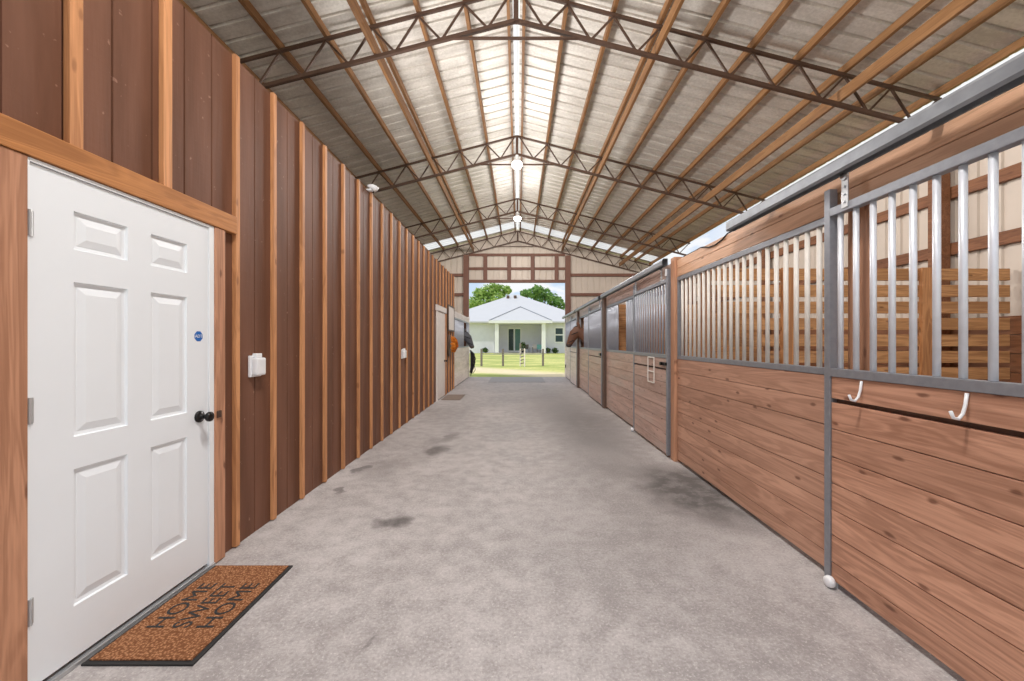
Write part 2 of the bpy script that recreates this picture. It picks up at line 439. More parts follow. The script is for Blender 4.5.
# roof sheets: ribs run down the slope
def roof_sheet(name, mat, y0, y1, smooth=False):
    b = MB()
    for sgn in (-1, 1):
        pr = ribs(y0, y1, .229, .026, .034); vs = []; fs = []
        for y, h in pr:
            for x in (.045, 5.21):
                vs.append((RX+sgn*x, y, HU-SL*x+.115+h))
        for i in range(len(pr)-1): fs.append((2*i, 2*i+1, 2*i+3, 2*i+2))
        b.add(vs, fs)
    return b.build(name, mat)
struct(roof_sheet('ceiling', M['roof'], YN-.1, 14.40), 'ribbed galvanised metal roof seen from below', 'roof')
struct(roof_sheet('ceiling_skylight', M['skylight'], 14.40, 15.2), 'bright milky skylight strip across the roof at the far gable', 'skylight')
struct(roof_sheet('ceiling_end', M['roof'], 15.2, 16.0), 'last strip of ribbed metal roof over the far gable', 'roof')
struct(MB().add([(RX-.1, YN, HU+.12), (RX, YN, HU+.165), (RX+.1, YN, HU+.12), (RX-.1, 16, HU+.12), (RX, 16, HU+.165), (RX+.1, 16, HU+.12)],
       [(0,1,4,3), (1,2,5,4)]).build('trim_1', M['skylight']), 'bright white ridge strip along the roof peak', 'ridge cap')

# outer walls of ribbed sheet
def side_sheet(name, x, sgn, y0, y1, z1):
    pr = ribs(y0, y1, .229, .028, .02); vs = []; fs = []
    for y, h in pr: vs += [(x+sgn*h, y, -.05), (x+sgn*h, y, z1)]
    for i in range(len(pr)-1): fs.append((2*i, 2*i+2, 2*i+3, 2*i+1))
    return MB().add(vs, fs).build(name, M['sheet'])
struct(side_sheet('wall_right', XO, 1, YN, YF, 3.95), 'pale ribbed metal outer wall behind the stalls', 'wall')
struct(side_sheet('wall_outer_left', -XO, -1, YN, YF, 3.95), 'ribbed metal outer wall behind the brown wall', 'wall')
# far gable wall
OX0, OX1, OZ = -1.905, 1.79, 3.66
b = MB()
pr = ribs(-XO, XO, .229, .025, .02)
xs = sorted(set([p[0] for p in pr] + [OX0, OX1]))
def hx(x):
    for (a, ha), (c, hc) in zip(pr, pr[1:]):
        if a <= x <= c: return ha+(hc-ha)*((x-a)/(c-a) if c > a else 0)
    return 0
vs = []; fs = []
for i in range(len(xs)-1):
    x0, x1 = xs[i], xs[i+1]
    zb = OZ if (x0 >= OX0-1e-6 and x1 <= OX1+1e-6) else -.05
    o = len(vs)
    vs += [(x0, YF+hx(x0), zb), (x1, YF+hx(x1), zb), (x1, YF+hx(x1), HU-SL*abs(x1-RX)+.1), (x0, YF+hx(x0), HU-SL*abs(x0-RX)+.1)]
    fs.append((o, o+1, o+2, o+3))
struct(b.add(vs, fs).build('wall_far', M['sheet']), 'beige ribbed metal gable wall around the big opening', 'wall')

# gable framing
def beam(name, mat, x0, x1, y0, y1, z0, z1, label, cat, group=None, bev=.004):
    return tag(MB().box(x0, x1, y0, y1, z0, z1).build(name, mat, bevel=bev), label, cat, group)
beam('gable_post', M['brown'], OX0-.2, OX0, YF-.16, YF-.01, 0, zl(-2)-.03, 'brown post at the dark horse side of the gable opening', 'post', 'gable posts')
beam('gable_post', M['brown'], OX1, OX1+.2, YF-.16, YF-.01, 0, zl(2)-.03, 'brown post at the chestnut horse side of the gable opening', 'post', 'gable posts')
beam('opening_header', M['brown'], OX0, OX1, YF-.13, YF-.01, OZ-.04, OZ+.07, 'brown header beam across the top of the gable opening', 'beam')
gz = [(4.17, OX0, OX1, 'lower brown girt between the posts above the gable opening'), (4.70, OX0, OX1, 'upper brown girt between the posts above the gable opening')]
for z, a, c, lb in gz: beam('gable_girt', M['brown'], a, c, YF-.05, YF-.005, z-.05, z+.05, lb, 'girt', 'gable girts')
for (z, nm) in ((3.17, 'lower'), (3.92, 'upper')):
    beam('gable_girt', M['brown'], OX1+.2, XO-.05, YF-.09, YF-.005, z-.055, z+.055, nm+' brown girt on the gable sheet above the chestnut horse', 'girt', 'gable girts')
    beam('gable_girt', M['brown'], -XO+.05, OX0-.2, YF-.09, YF-.005, z-.055, z+.055, nm+' brown girt on the gable sheet above the dark grey horse', 'girt', 'gable girts')
for i, x in enumerate((-1.27, -.36, .54, 1.46)):
    beam('gable_stud', M['brown'], x-.075, x+.075, YF-.11, YF-.052, OZ+.07, 4.648, 'short brown stud over the gable opening, %s from the brown-wall side' % ORD[i], 'stud', 'gable studs')

# outer wall framing on the stall side
for z, nm in ((3.13, 'upper'), (2.46, 'lower')):
    beam('wall_girt', M['outwood'], XO-.06, XO-.003, YN+.1, YF-.1, z-.07, z+.07, nm+' dark wooden girt along the metal outer wall behind the stalls', 'girt', 'outer wall girts')
for i, y in enumerate(TR[1:4]):
    beam('wall_column', M['outwood'], XO-.20, XO-.07, y-.04, y+.10, 0, zl(XO-.3)-.03,
         'dark timber column at the outer wall, ' + ('behind the slatted partition', 'one truss beyond the slatted partition', 'two trusses beyond the slatted partition')[i], 'column', 'outer columns')
kb = MB()
for k in range(8): kb.box(XO-.045, XO-.004, YN+.1, 15.2, .03+.2*k, .03+.2*k+.194)
tag(kb.build('kick_boards', M['outwood'], bevel=.004), 'dark horizontal kick boards at the foot of the outer wall', 'kick boards')

# ------------------------------------------------------------------ roof trusses
tl = ['dark steel roof truss above the open end of the barn', 'large dark steel roof truss without a lamp, above the fixed bar panel',
      'dark steel roof truss with the big glowing ridge lamp below', 'dark steel roof truss with the small glowing ridge lamp below', 'dark steel roof truss against the far gable wall']
for ti, Y in enumerate(TR):
    t = empty('roof_truss', (RX, Y, zl(XO)), tl[ti], 'truss', 'steel roof trusses')
    for sg, nm in ((-1, 'a'), (1, 'b')):
        MB().bar((RX, Y, HU-.015), (RX+sg*5.1, Y, HU-SL*5.1-.015), .034, .034).build('upper_chord', M['truss'], t)
        MB().bar((RX, Y, HL), (RX+sg*5.02, Y, HL-SL*5.02), .042, .042).build('lower_chord', M['truss'], t)
        tops = PX; lows = [.34]+[.62+.555*(k+.5) for k in range(8)]
        for k in range(9):
            xt, xb = tops[k], lows[k]
            MB().bar((RX+sg*xb, Y, HL-SL*xb), (RX+sg*xt, Y, HU-SL*xt-.03), .022, .022).build('web', M['truss'], t)
            xp = tops[k-1] if k else .06
            MB().bar((RX+sg*xb, Y, HL-SL*xb), (RX+sg*xp, Y, HU-SL*xp-.03), .022, .022).build('web', M['truss'], t)
    MB().box(RX-.03, RX+.03, Y-.03, Y+.03, HL-.02, HU-.02).build('king_post', M['truss'], t)
    MB().bar((RX-.82, Y-.001, HL-SL*.62-.05), (RX+.82, Y-.001, HL-SL*.62-.05), .034, .02).build('collar_tie', M['truss'], t)

# purlins and long braces
side = {-1: 'over the brown wall', 1: 'over the stalls'}
for sg in (-1, 1):
    tag(MB().box(RX+sg*.10-.02, RX+sg*.10+.02, YN, YF-.02, zu(.1)+.004, zu(.1)+.1).build('roof_purlin', M['purlin'], bevel=.003),
        'wooden ridge purlin on the slope %s, hugging the white ridge strip' % side[sg], 'purlin', 'roof purlins')
    for k, x in enumerate(PX):
        z = HU-SL*x
        w = .022
        tag(MB().box(RX+sg*x-w, RX+sg*x+w, YN, YF-.02, z+.007, z+.1).build('roof_purlin', M['purlin'], bevel=.003),
            'wooden roof purlin on the slope %s, %s out from the ridge purlin' % (side[sg], ORD[k]), 'purlin', 'roof purlins')
for x, lb in ((-1.72, 'long wooden brace lying on the lower truss chords, over the brown wall side'),
              (1.66, 'long wooden brace lying on the lower truss chords, over the stall side near mid aisle'),
              (3.86, 'long wooden brace lying on the lower truss chords, low over the stalls')):
    z = HL-SL*abs(x-RX)+.032
    tag(MB().box(x-.02, x+.02, YN+.2, YF-.12, z, z+.14).build('truss_brace', M['purlin'], bevel=.003), lb, 'brace', 'truss braces')

# ------------------------------------------------------------------ lamps
def linear(L):
    L.use_nodes = True; nt = L.node_tree
    em = next(n for n in nt.nodes if n.type == 'EMISSION')
    f = nt.nodes.new('ShaderNodeLightFalloff'); f.inputs['Strength'].default_value = 1.0
    nt.links.new(f.outputs['Linear'], em.inputs['Strength'])
def ridge_lamp(Y, label, power):
    z = CH+3.64
    t = empty('ridge_lamp', (RX, Y, z-.07), label, 'lamp', 'ridge lamps')
    MB().lathe((RX, Y, z), [(.035, .20), (.035, .10), (.09, .085), (.10, .05), (.10, .04)][::-1], 20).build('housing', M['plastic'], t, smooth=False)
    MB().lathe((RX, Y, z), [(.03, -.07), (.08, -.055), (.105, -.01), (.105, .03), (.09, .045)], 20).build('diffuser', M['lamp'], t, smooth=True)
    L = bpy.data.lights.new('ridge_light', 'POINT'); L.energy = power; L.shadow_soft_size = .3; L.color = (1, .97, .94)
    linear(L)
    o = bpy.data.objects.new('ridge_light', L); C.objects.link(o); o.location = (RX, Y, z-.14)
ridge_lamp(TR[0], 'added fill lamp, out of view, under the truss at the open end', 115)  # unseen lamp added to light the near end
ridge_lamp(TR[2], 'big glowing ridge lamp under the middle truss', 48)
ridge_lamp(TR[3], 'small glowing ridge lamp under the truss one before the gable', 45)
# floodlight on the brown wall's top edge
fy, fz = 5.0, ZW
t = empty('floodlight', (XL+.02, fy, fz), 'white floodlight on the top edge of the brown wall', 'floodlight')
MB().box(XL-.02, XL+.05, fy-.03, fy+.03, fz, fz+.02).build('mount', M['plastic'], t)
MB().tube([(XL+.02, fy, fz+.015), (XL+.03, fy, fz+.035), (XL+.05, fy, fz+.045)], .010, 8).build('arm', M['plastic'], t)
MB().tube([(XL+.0, fy-.02, fz+.06), (XL+.05, fy, fz+.058), (XL+.075, fy+.01, fz+.045), (XL+.10, fy+.02, fz+.02)], [.015, .032, .036, .042], 14).build('lamp_head', M['plastic'], t, smooth=True)
L = bpy.data.lights.new('flood_light', 'SPOT'); L.energy = 130; L.spot_size = math.radians(165); L.spot_blend = 1.0; L.shadow_soft_size = .3; L.color = (1, .97, .94); linear(L)
o = bpy.data.objects.new('flood_light', L); C.objects.link(o); o.location = (XL+.26, fy+.08, fz+.06)
o.rotation_euler = Vector((.75, .1, .65)).to_track_quat('-Z', 'Y').to_euler()

# ------------------------------------------------------------------ left wall furniture
SX = -1.858   # stud face
sy = [2.64+.404*k for k in range(23)]
n = 0
for y in sy:
    if 8.98 < y < 10.25 or y > 11.62: continue
    tag(MB().box(XL+.001, SX+.012, y-.019, y+.019, .008, ZW+.004).build('wall_stud', M['stud'], bevel=.002),
        'full-height pale wooden stud on the brown wall, %s past the white panelled door' % ORD[n], 'stud', 'wall studs'); n += 1
for y, lb in ((1.676, 'short wooden stud above the panelled door, at its hinge side'), (2.113, 'short wooden stud above the panelled door, at its lock side')):
    tag(MB().box(XL+.001, SX+.012, y-.026, y+.026, 2.165, ZW+.004).build('wall_stud', M['stud'], bevel=.002), lb, 'stud', 'wall studs')
for y in (9.1, 9.5, 9.91):
    tag(MB().box(XL+.001, SX+.012, y-.019, y+.019, 2.22, ZW+.004).build('wall_stud', M['stud'], bevel=.002),
        'short wooden stud above the plain white far door, %s' % {9.1: 'first along', 9.5: 'middle one', 9.91: 'last along'}[y], 'stud', 'wall studs')

# door casing
struct(MB().box(XL+.001, -1.838, 2.428, 2.515, .005, 2.048).build('trim_2', M['casing'], bevel=.004), 'wooden casing board on the lock side of the panelled door', 'trim')
struct(MB().box(XL+.001, -1.838, 1.35, 1.503, .005, 2.048).build('trim_3', M['casing'], bevel=.004), 'knotty wooden casing board on the hinge side of the panelled door', 'trim')
struct(MB().box(XL+.001, -1.832, 1.0, 2.612, 2.05, 2.162).build('trim_4', M['lintel'], bevel=.004), 'wooden lintel board over the white panelled door', 'trim')

# panelled door
def panel_leaf(b, X, y0, y1, z0, z1, panels, thick=.012):
    ys = sorted({y0, y1, *[p[0] for p in panels], *[p[1] for p in panels]})
    zs = sorted({z0, z1, *[p[2] for p in panels], *[p[3] for p in panels]})
    for i in range(len(ys)-1):
        for j in range(len(zs)-1):
            cy, cz = (ys[i]+ys[i+1])/2, (zs[j]+zs[j+1])/2
            if any(p[0] < cy < p[1] and p[2] < cz < p[3] for p in panels): continue
            b.add([(X, ys[i], zs[j]), (X, ys[i+1], zs[j]), (X, ys[i+1], zs[j+1]), (X, ys[i], zs[j+1])], [(0,1,2,3)])
    for a, c, d, e in panels:
        rings = [(0, 0), (.004, -.010), (.018, -.012), (.022, -.010), (.05, -.003)]
        vs = []; fs = []
        for ins, dx in rings:
            vs += [(X+dx, a+ins, d+ins), (X+dx, c-ins, d+ins), (X+dx, c-ins, e-ins), (X+dx, a+ins, e-ins)]
        for r in range(len(rings)-1):
            for k in range(4): fs.append((r*4+k, r*4+(k+1)%4, r*4+4+(k+1)%4, r*4+4+k))
        o = (len(rings)-1)*4; fs.append((o, o+1, o+2, o+3)); b.add(vs, fs)
    # edges and back
    b.add([(X, y0, z0), (X, y1, z0), (X, y1, z1), (X, y0, z1), (X-thick-.006, y0, z0), (X-thick-.006, y1, z0), (X-thick-.006, y1, z1), (X-thick-.006, y0, z1)],
          [(0,4,5,1), (1,5,6,2), (2,6,7,3), (3,7,4,0), (7,6,5,4)])
DX = -1.850; y0, y1 = 1.513, 2.388
d = empty('door_1', (DX, (y0+y1)/2, 0), 'white six-panel entry door with black knob in the brown wall', 'door'); d['kind'] = 'structure'
pc = [(y0+.155, y0+.385), (y0+.505, y0+.725)]
pr_ = [(1.735, 1.895), (.955, 1.60), (.25, .82)]
bm_ = MB(); panel_leaf(bm_, DX, y0, y1, .035, 2.03, [(a, c, e, f) for a, c in pc for e, f in pr_])
leaf = bm_.build('door_leaf', M['white'], d)
for yy0, yy1, z0, z1, in ((1.505, 1.511, .02, 2.046), (2.391, 2.426, .02, 2.046)):
    MB().box(XL+.002, -1.842, yy0, yy1, z0, z1).build('jamb', M['jamb'], d)
MB().box(XL+.002, -1.842, 1.512, 2.390, 2.033, 2.047).build('head_jamb', M['jamb'], d)
MB().box(XL+.002, -1.832, 1.505, 2.426, .001, .019).build('threshold', M['hinge'], d, bevel=.003)
for z in (1.80, 1.09, .33):
    h = MB().tube([(-1.842, 1.512, z-.05), (-1.842, 1.512, z+.05)], .007, 8).build('hinge', M['hinge'], d)
    MB().box(-1.8495, -1.846, 1.515, 1.527, z-.048, z+.048).build('hinge_plate', M['hinge'], h)
kz, ky = .918, 2.322
k = MB().lathe((DX, ky, kz), [(.034, 0), (.034, .008), (.026, .014), (.014, .018), (.012, .04), (.02, .046), (.028, .056), (.028, .068), (.018, .076)], 20, axis=0).build('knob', M['black'], d, smooth=True)
MB().box(-1.838, -1.83, 2.44, 2.475, kz-.03, kz+.012).build('strike_hook', M['truss'], d, bevel=.003)
# octagonal blue sticker with white letters
sy_, sz_ = 2.318, 1.383
o8 = [(DX+.0012, sy_+.031*math.cos(math.pi/8+k*math.pi/4), sz_+.031*math.sin(math.pi/8+k*math.pi/4)) for k in range(8)]
stk = MB().add(o8+[(DX+.0002, p[1], p[2]) for p in o8], [tuple(range(8))]+[(k, k+8, (k+1)%8+8, (k+1)%8) for k in range(8)]).build('sticker', M['blue'], d)
tm = text_mesh('ADT', .026, .0004)
tb = MB(); tb.v = []; tb.add([Vector((DX+.0018, sy_+v.co.x, sz_+v.co.y)) + Vector((v.co.z, 0, 0)) for v in tm.vertices], [tuple(p.vertices) for p in tm.polygons])
tb.build('sticker_lettering', M['plastic'], stk)

# doormat
d = empty('doormat', (-1.59, 2.0375, 0), 'tan coir doormat with black border and lettering at the white door', 'doormat')
mx0, mx1, my0, my1 = -1.822, -1.355, 1.668, 2.41
bd = MB().box(mx0, mx1, my0, my1, .0, .009).build('rubber_border', M['rubber'], d, bevel=.003)
g_ = MB(); NX, NY = 30, 48
bx0, bx1, by0, by1 = mx0+.016, mx1-.02, my0+.02, my1-.012
g_.box(bx0, bx1, by0, by1, .008, .014)
g_.build('coir_pile', M['coir'], d)
for x, s in ((-1.700, 'HOME'), (-1.583, 'SWEET'), (-1.466, 'HOME')):
    tm = text_mesh(s, .118, .0006)
    w = max(v.co.x for v in tm.vertices)-min(v.co.x for v in tm.vertices)
    kx = .345/w
    tb = MB(); tb.add([(x-v.co.y, 2.045+v.co.x*kx, .0147+v.co.z) for v in tm.vertices], [tuple(p.vertices) for p in tm.polygons])
    tb.build('lettering', M['rubber'], d)

# weatherproof outlet covers
def outlet(y, z, label):
    t = empty('outlet_cover', (XL, y, z-.08), label, 'outlet', 'wall outlets')
    MB().box(XL+.001, XL+.02, y-.06, y+.06, z-.075, z+.075).build('back_plate', M['plastic'], t, bevel=.006)
    MB().box(XL+.02, XL+.062, y-.05, y+.05, z-.065, z+.06).build('bubble_cover', M['plastic'], t, bevel=.014)
    MB().box(XL+.012, XL+.045, y-.03, y+.03, z+.06, z+.09).build('hood', M['plastic'], t, bevel=.006)
outlet(2.835, 1.18, 'white weatherproof outlet cover beside the panelled door')
outlet(6.46, 1.157, 'white weatherproof outlet cover midway along the brown wall')

# second, plain white door far down the wall
y0, y1 = 9.19, 10.08
d = empty('door_2', (XL, 9.63, 0), 'plain weathered white door far along the brown wall', 'door'); d['kind'] = 'structure'
MB().box(XL+.001, -1.85, y0, y1, .02, 2.06).build('door_leaf', M['trimwhite'], d, bevel=.003)
MB().box(XL+.001, -1.842, y0-.1, y0-.003, .0, 2.068).build('jamb', M['trimwhite'], d, bevel=.003)
MB().box(XL+.001, -1.842, y1+.003, y1+.1, .0, 2.068).build('jamb', M['casing'], d, bevel=.003)
MB().box(XL+.001, -1.83, y0-.14, y1+.14, 2.07, 2.2).build('head_trim', M['trimwhite'], d, bevel=.003)
MB().lathe((-1.85, y1-.07, .88), [(.03, 0), (.03, .008), (.012, .014), (.012, .04), (.028, .05), (.028, .068), (.015, .075)], 14, axis=0).build('knob', M['black'], d, smooth=True)

# blank sign board
t = empty('sign_board', (XL+.03, 10.9, 1.65), 'blank whitish sign board hung on the brown wall above the orange wreath', 'sign')
MB().box(-1.845, -1.825, 10.47, 11.34, 1.68, 2.29).build('board', M['trimwhite'], t)
for a in ((10.43, 10.469, 1.64, 2.33), (11.341, 11.38, 1.64, 2.33)): MB().box(-1.846, -1.815, *a).build('frame', M['darkpost'], t, bevel=.002)
for a in ((10.47, 11.34, 1.64, 1.679), (10.47, 11.34, 2.291, 2.33)): MB().box(-1.846, -1.815, *a).build('frame', M['darkpost'], t, bevel=.002)

# wreath of orange leaves on a dark oval back
wy, wz = 10.6, 1.28
t = empty('wreath', (XL+.03, wy, wz-.3), 'bushy orange leaf wreath on a dark oval back below the sign', 'wreath')
MB().lathe((-1.845, wy, wz-.02), [(.27, 0), (.27, .02), (.25, .03)], 24, axis=0, sx=.8, sy=1.05).build('backing', M['darkpost'], t)
b = MB()
for i in range(420):
    th = random.uniform(0, 2*math.pi); rr = random.uniform(.02, .2)
    h = .02+.19*math.sqrt(max(0, 1-(rr/.22)**2))*random.uniform(.55, 1)
    c = Vector((-1.815+h, wy+rr*math.cos(th), wz+rr*math.sin(th)*1.05))
    n_ = (Vector((h, rr*math.cos(th), rr*math.sin(th)))+Vector([random.uniform(-.12, .12) for _ in range(3)])).normalized()
    a = n_.cross(Vector((random.random(), random.random(), 1))).normalized(); e = n_.cross(a); s = random.uniform(.03, .05)
    b.add([c-a*s, c-e*s*.6+n_*.006, c+a*s*1.2, c+e*s*.6+n_*.006], [(0,1,2), (0,2,3)])
b.build('leaves', M['orange'], t)

# rubber mats and small mat
tag(MB().box(-1.02, .9, 13.4, 15.38, .0, .012).build('rubber_mat', M['greymat'], bevel=.004), 'large flat grey rubber mat in the far gable opening', 'mat')
tag(MB().box(-1.80, -1.36, 9.3, 10.2, .0, .014).build('door_mat', M['brownmat'], bevel=.004), 'small brown mat on the slab at the plain white door', 'mat')

# ------------------------------------------------------------------ stall fronts
BZ = [.035, .135, .285, .425, .57, .715, .87, 1.018]   # board joints
def boards(x0, x1, y0, y1, gap_top=True, zb=.035, ztop=1.158):
    b = MB(); zz = [z for z in BZ if z >= zb-.001]
    for z, w in zip(zz, zz[1:]): b.box(x0, x1, y0, y1, z+.0025, w-.0025)
    b.box(x0, x1, y0, y1, (1.04 if gap_top else 1.0195), ztop)
    return b
def bars(parent, mat, X, ys, z0, z1, r=.0127, n=10):
    for y in ys: MB().tube([(X, y, z0), (X, y, z1)], r, n).build('bar', mat, parent, smooth=True)
def frange(a, b_, s):
    out = []; y = a
    while y <= b_+1e-6: out.append(y); y += s
    return out

def hook(parent, y, z):
    pts = [(1.728, y, z+.025), (1.722, y, z-.02), (1.712, y, z-.055), (1.695, y, z-.075), (1.675, y, z-.07), (1.665, y, z-.045)]
    MB().tube(pts, .006, 8).build('hook', M['plastic'], parent, smooth=True)

def stall_door(y0, y1, label, bm, barmat, near=False, roller=True, latch=False):
    X0, X1 = 1.728, 1.772
    t = empty('stall_door', (1.75, (y0+y1)/2, 0), label, 'stall door', 'sliding stall doors')
    boards(1.735, 1.765, y0+.045, y1-.045).build('board_panel', bm, t, bevel=.002)
    MB().box(1.7655, 1.772, y0+.045, y1-.045, .99, 1.065).build('gap_dark_strip', M['darkpost'], t)  # unseen strip added to keep the gap between boards dark
    MB().box(X0, X1, y1-.042, y1, .03, 2.20).build('stile', M['galv'], t, bevel=.003)
    MB().box(X0, X1, y0, y0+.042, .03, 2.20).build('stile', M['galv'], t, bevel=.003)
    MB().box(X0-.002, X1-.002, y0+.043, y1-.043, 1.16, 1.205).build('middle_rail', M['galv'], t, bevel=.003)
    MB().box(X0-.002, X1-.002, y0+.043, y1-.043, 2.045, 2.09).build('top_rail', M['galv'], t, bevel=.003)
    nb = int(round((y1-y0-.09)/.1)); ys = [y1-.09-.1*k for k in range(nb+1) if y1-.09-.1*k > y0+.06]
    bars(t, barmat, 1.75, ys, 1.206, 2.044, .0135)
    for yy in (y0+.18, y1-.15):
        h = MB().box(1.722, 1.728, yy-.022, yy+.022, 2.06, 2.215).build('hanger_strap', M['hinge'], t, bevel=.002)
        MB().lathe((1.714, yy, 2.225), [(.022, 0), (.022, .014)], 12, axis=0).build('hanger_wheel', M['hinge'], h)
        for zz in (2.09, 2.13, 2.17): MB().lathe((1.714, yy, zz), [(.007, 0), (.007, .007)], 8, axis=0).build('bolt', M['bar'], h)
    return t
# near door: hooks and white floor roller
t = stall_door(.86, 2.268, 'brown board sliding stall door with two hooks, nearest the viewer', M['doorboard'], M['bar'])
hook(t, 2.02, 1.128); hook(t, 1.545, 1.128)
def roller(name_y, label):
    r = empty('guide_roller', (1.722, name_y, 0), label, 'roller', 'door guide rollers')
    MB().tube([(1.75, name_y, .0), (1.75, name_y, .03), (1.725, name_y, .04)], .008, 8).build('bracket', M['hinge'], r)
    MB().lathe((1.69, name_y, .033), [(.018, 0), (.028, .006), (.032, .02), (.028, .034), (.018, .04)], 16, axis=0).build('wheel', M['plastic'], r, smooth=True)
roller(2.205, 'white floor guide roller at the foot of the hooked stall door')
t = stall_door(4.66, 6.05, 'weathered, glare-paled sliding stall door with a pale hanging bracket, past the timber post', M['farboard'], M['greybar'])
roller(6.03, 'white floor guide roller where the bracketed stall door meets the fixed panel')
br = MB()
for a, c in (((1.724, 5.10, 1.15), (1.724, 5.10, .83)), ((1.724, 5.34, 1.15), (1.724, 5.34, .83)), ((1.724, 5.10, .83), (1.724, 5.34, .83)),
             ((1.724, 5.10, 1.15), (1.724, 5.34, 1.15)), ((1.724, 5.10, .97), (1.724, 5.34, .97))): br.tube([a, c], .008, 6)
br.build('hanging_bracket', M['creambar'], t)
lt = MB().box(1.712, 1.727, 4.67, 4.86, 1.075, 1.11).build('latch', M['black'], t, bevel=.004)
MB().lathe((1.69, 4.80, 1.092), [(.02, 0), (.02, .022)], 12, axis=0).build('latch_knob', M['black'], lt)
MB().box(1.715, 1.727, 4.665, 4.70, 2.12, 2.2).build('end_tab', M['plastic'], t, bevel=.003)
t = stall_door(8.36, 9.95, 'weathered, glare-paled stall door between the two dark posts', M['farboard'], M['greybar'])
MB().box(1.70, 1.727, 8.37, 8.52, 1.06, 1.12).build('latch', M['black'], t, bevel=.004)
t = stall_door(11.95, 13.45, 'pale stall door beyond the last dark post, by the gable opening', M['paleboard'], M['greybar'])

def fixed_panel(y0, y1, label, bm, barmat, gaps=(), side=1, frame=M['galv'], step=.1, wrows=True):
    X = XR*side if side == 1 else XL
    f = lambda a, c: (X+a, X+c) if side == 1 else (X-c, X-a)
    t = empty('stall_grille', (X+.02*side, (y0+y1)/2, 0), label, 'stall panel', 'fixed stall panels')
    boards(*f(0, .035), y0, y1, gap_top=False, zb=.02).build('board_panel', bm, t, bevel=.002)
    MB().box(*f(-.004, .036), y0, y1, 1.16, 1.20).build('bottom_rail', frame, t, bevel=.003)
    MB().box(*f(-.004, .036), y0, y1, 2.035, 2.078).build('top_rail', frame, t, bevel=.003)
    for yy, sw in ((y0, .035), (y1-.018, .018)): MB().box(*f(-.002, .034), yy, yy+sw, 1.201, 2.034).build('stile', frame, t, bevel=.003)
    ys = [y for y in frange(y0+.10, y1-.07, step) if not any(a < y < c for a, c in gaps)]
    bars(t, barmat, X+.016*side, ys, 1.2, 2.035, .0145)
    return t
fixed_panel(2.30, 4.505, 'fixed stall panel with pale bars over brown boards, beside the hooked door', M['board'], M['creambar'])
fixed_panel(6.06, 8.14, 'fixed weathered, glare-paled stall panel with an open slot in its grey bars', M['farboard'], M['greybar'], [(6.74, 7.20)])
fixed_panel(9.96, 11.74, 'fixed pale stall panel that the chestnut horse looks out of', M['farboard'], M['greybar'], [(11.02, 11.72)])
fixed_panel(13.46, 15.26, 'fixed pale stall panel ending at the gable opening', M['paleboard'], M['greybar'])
fixed_panel(11.76, 15.26, 'glare-whitened stall front that the dark grey horse looks out of', M['paleboard'], M['greybar'], [(13.83, 14.57)], side=-1)

# headers, tracks, posts
def header(y0, y1, label, mat, x0=XR, x1=XR+.04, z=(2.082, 2.174, 2.178, 2.27)):
    t = empty('stall_header', ((x0+x1)/2, (y0+y1)/2, z[0]), label, 'header', 'stall headers')
    MB().box(x0, x1, y0, y1, z[0], z[1]).build('board', mat, t, bevel=.003)
    MB().box(x0, x1, y0, y1, z[2], z[3]).build('board', mat, t, bevel=.003)
header(.3, 4.51, 'orange-brown header boards above the hooked door and pale bars', M['headboard'])
header(4.62, 8.14, 'weathered, glare-paled header boards between timber post and first dark post', M['farboard'])
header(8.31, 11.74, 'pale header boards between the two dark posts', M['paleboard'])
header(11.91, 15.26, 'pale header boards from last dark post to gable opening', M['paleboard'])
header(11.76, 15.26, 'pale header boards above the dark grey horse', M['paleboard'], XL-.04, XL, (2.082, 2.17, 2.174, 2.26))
def track(y0, y1, label, mat):
    b = MB(); xa, xb, za, zb = 1.655, 1.72, 2.232, 2.312
    prof = [(xa+.012, za), (xa, za+.012), (xa, zb-.02), (xa+.006, zb-.007), (xa+.02, zb), (xb, zb), (xb, za), (xb-.006, za), (xb-.006, zb-.006), (xa+.02, zb-.006),
            (xa+.008, zb-.02), (xa+.008, za+.012), (xa+.014, za+.006)]
    n_ = len(prof); vs = [(x, y0, z) for x, z in prof]+[(x, y1, z) for x, z in prof]
    b.add(vs, [(k, (k+1) % n_, (k+1) % n_+n_, k+n_) for k in range(n_)])
    t = empty('door_track', (1.69, (y0+y1)/2, za), label, 'track', 'sliding door tracks')
    b.build('rail', mat, t)
    for yy in frange(y0+.3, y1-.1, 1.1): MB().box(1.721, XR+.03, yy-.02, yy+.02, 2.272, 2.30).build('bracket', mat, t)
    MB().box(xa+.005, xb, y1, y1+.004, za, zb-.004).build('end_cap', M['galv'], t)
track(.3, 3.2, 'grey steel door track above the hooked stall door', M['track'])
track(4.62, 8.1, 'grey steel door track from timber post to first dark post', M['track'])
track(8.33, 11.7, 'grey steel door track between the two dark posts', M['track'])
track(11.93, 15.25, 'grey steel door track beyond the last dark post', M['track'])
tag(MB().box(1.752, 1.88, 4.515, 4.62, 0, 2.31).build('stall_post', M['post'], bevel=.006), 'light brown timber stall post between pale bars and bracketed door', 'post', 'stall posts')
tag(MB().box(1.728, 1.88, 8.15, 8.30, 0, 2.36).build('stall_post', M['darkpost'], bevel=.006), 'dark stall post with the big black latch', 'post', 'stall posts')
tag(MB().box(1.728, 1.88, 11.75, 11.90, 0, 2.36).build('stall_post', M['darkpost'], bevel=.006), 'dark stall post behind the chestnut horse head', 'post', 'stall posts')
tag(MB().box(1.83, 1.87, 2.09, 2.23, 0, 2.26).build('stall_post', M['post'], bevel=.006), 'brown timber jamb post behind the bars of the hooked door', 'post', 'stall posts')
tag(MB().box(XL-.12, XL+.01, 15.262, 15.285, 0, 2.3).build('stall_post', M['trimwhite'], bevel=.004), 'white end board of the dark grey horse stall', 'post', 'stall posts')
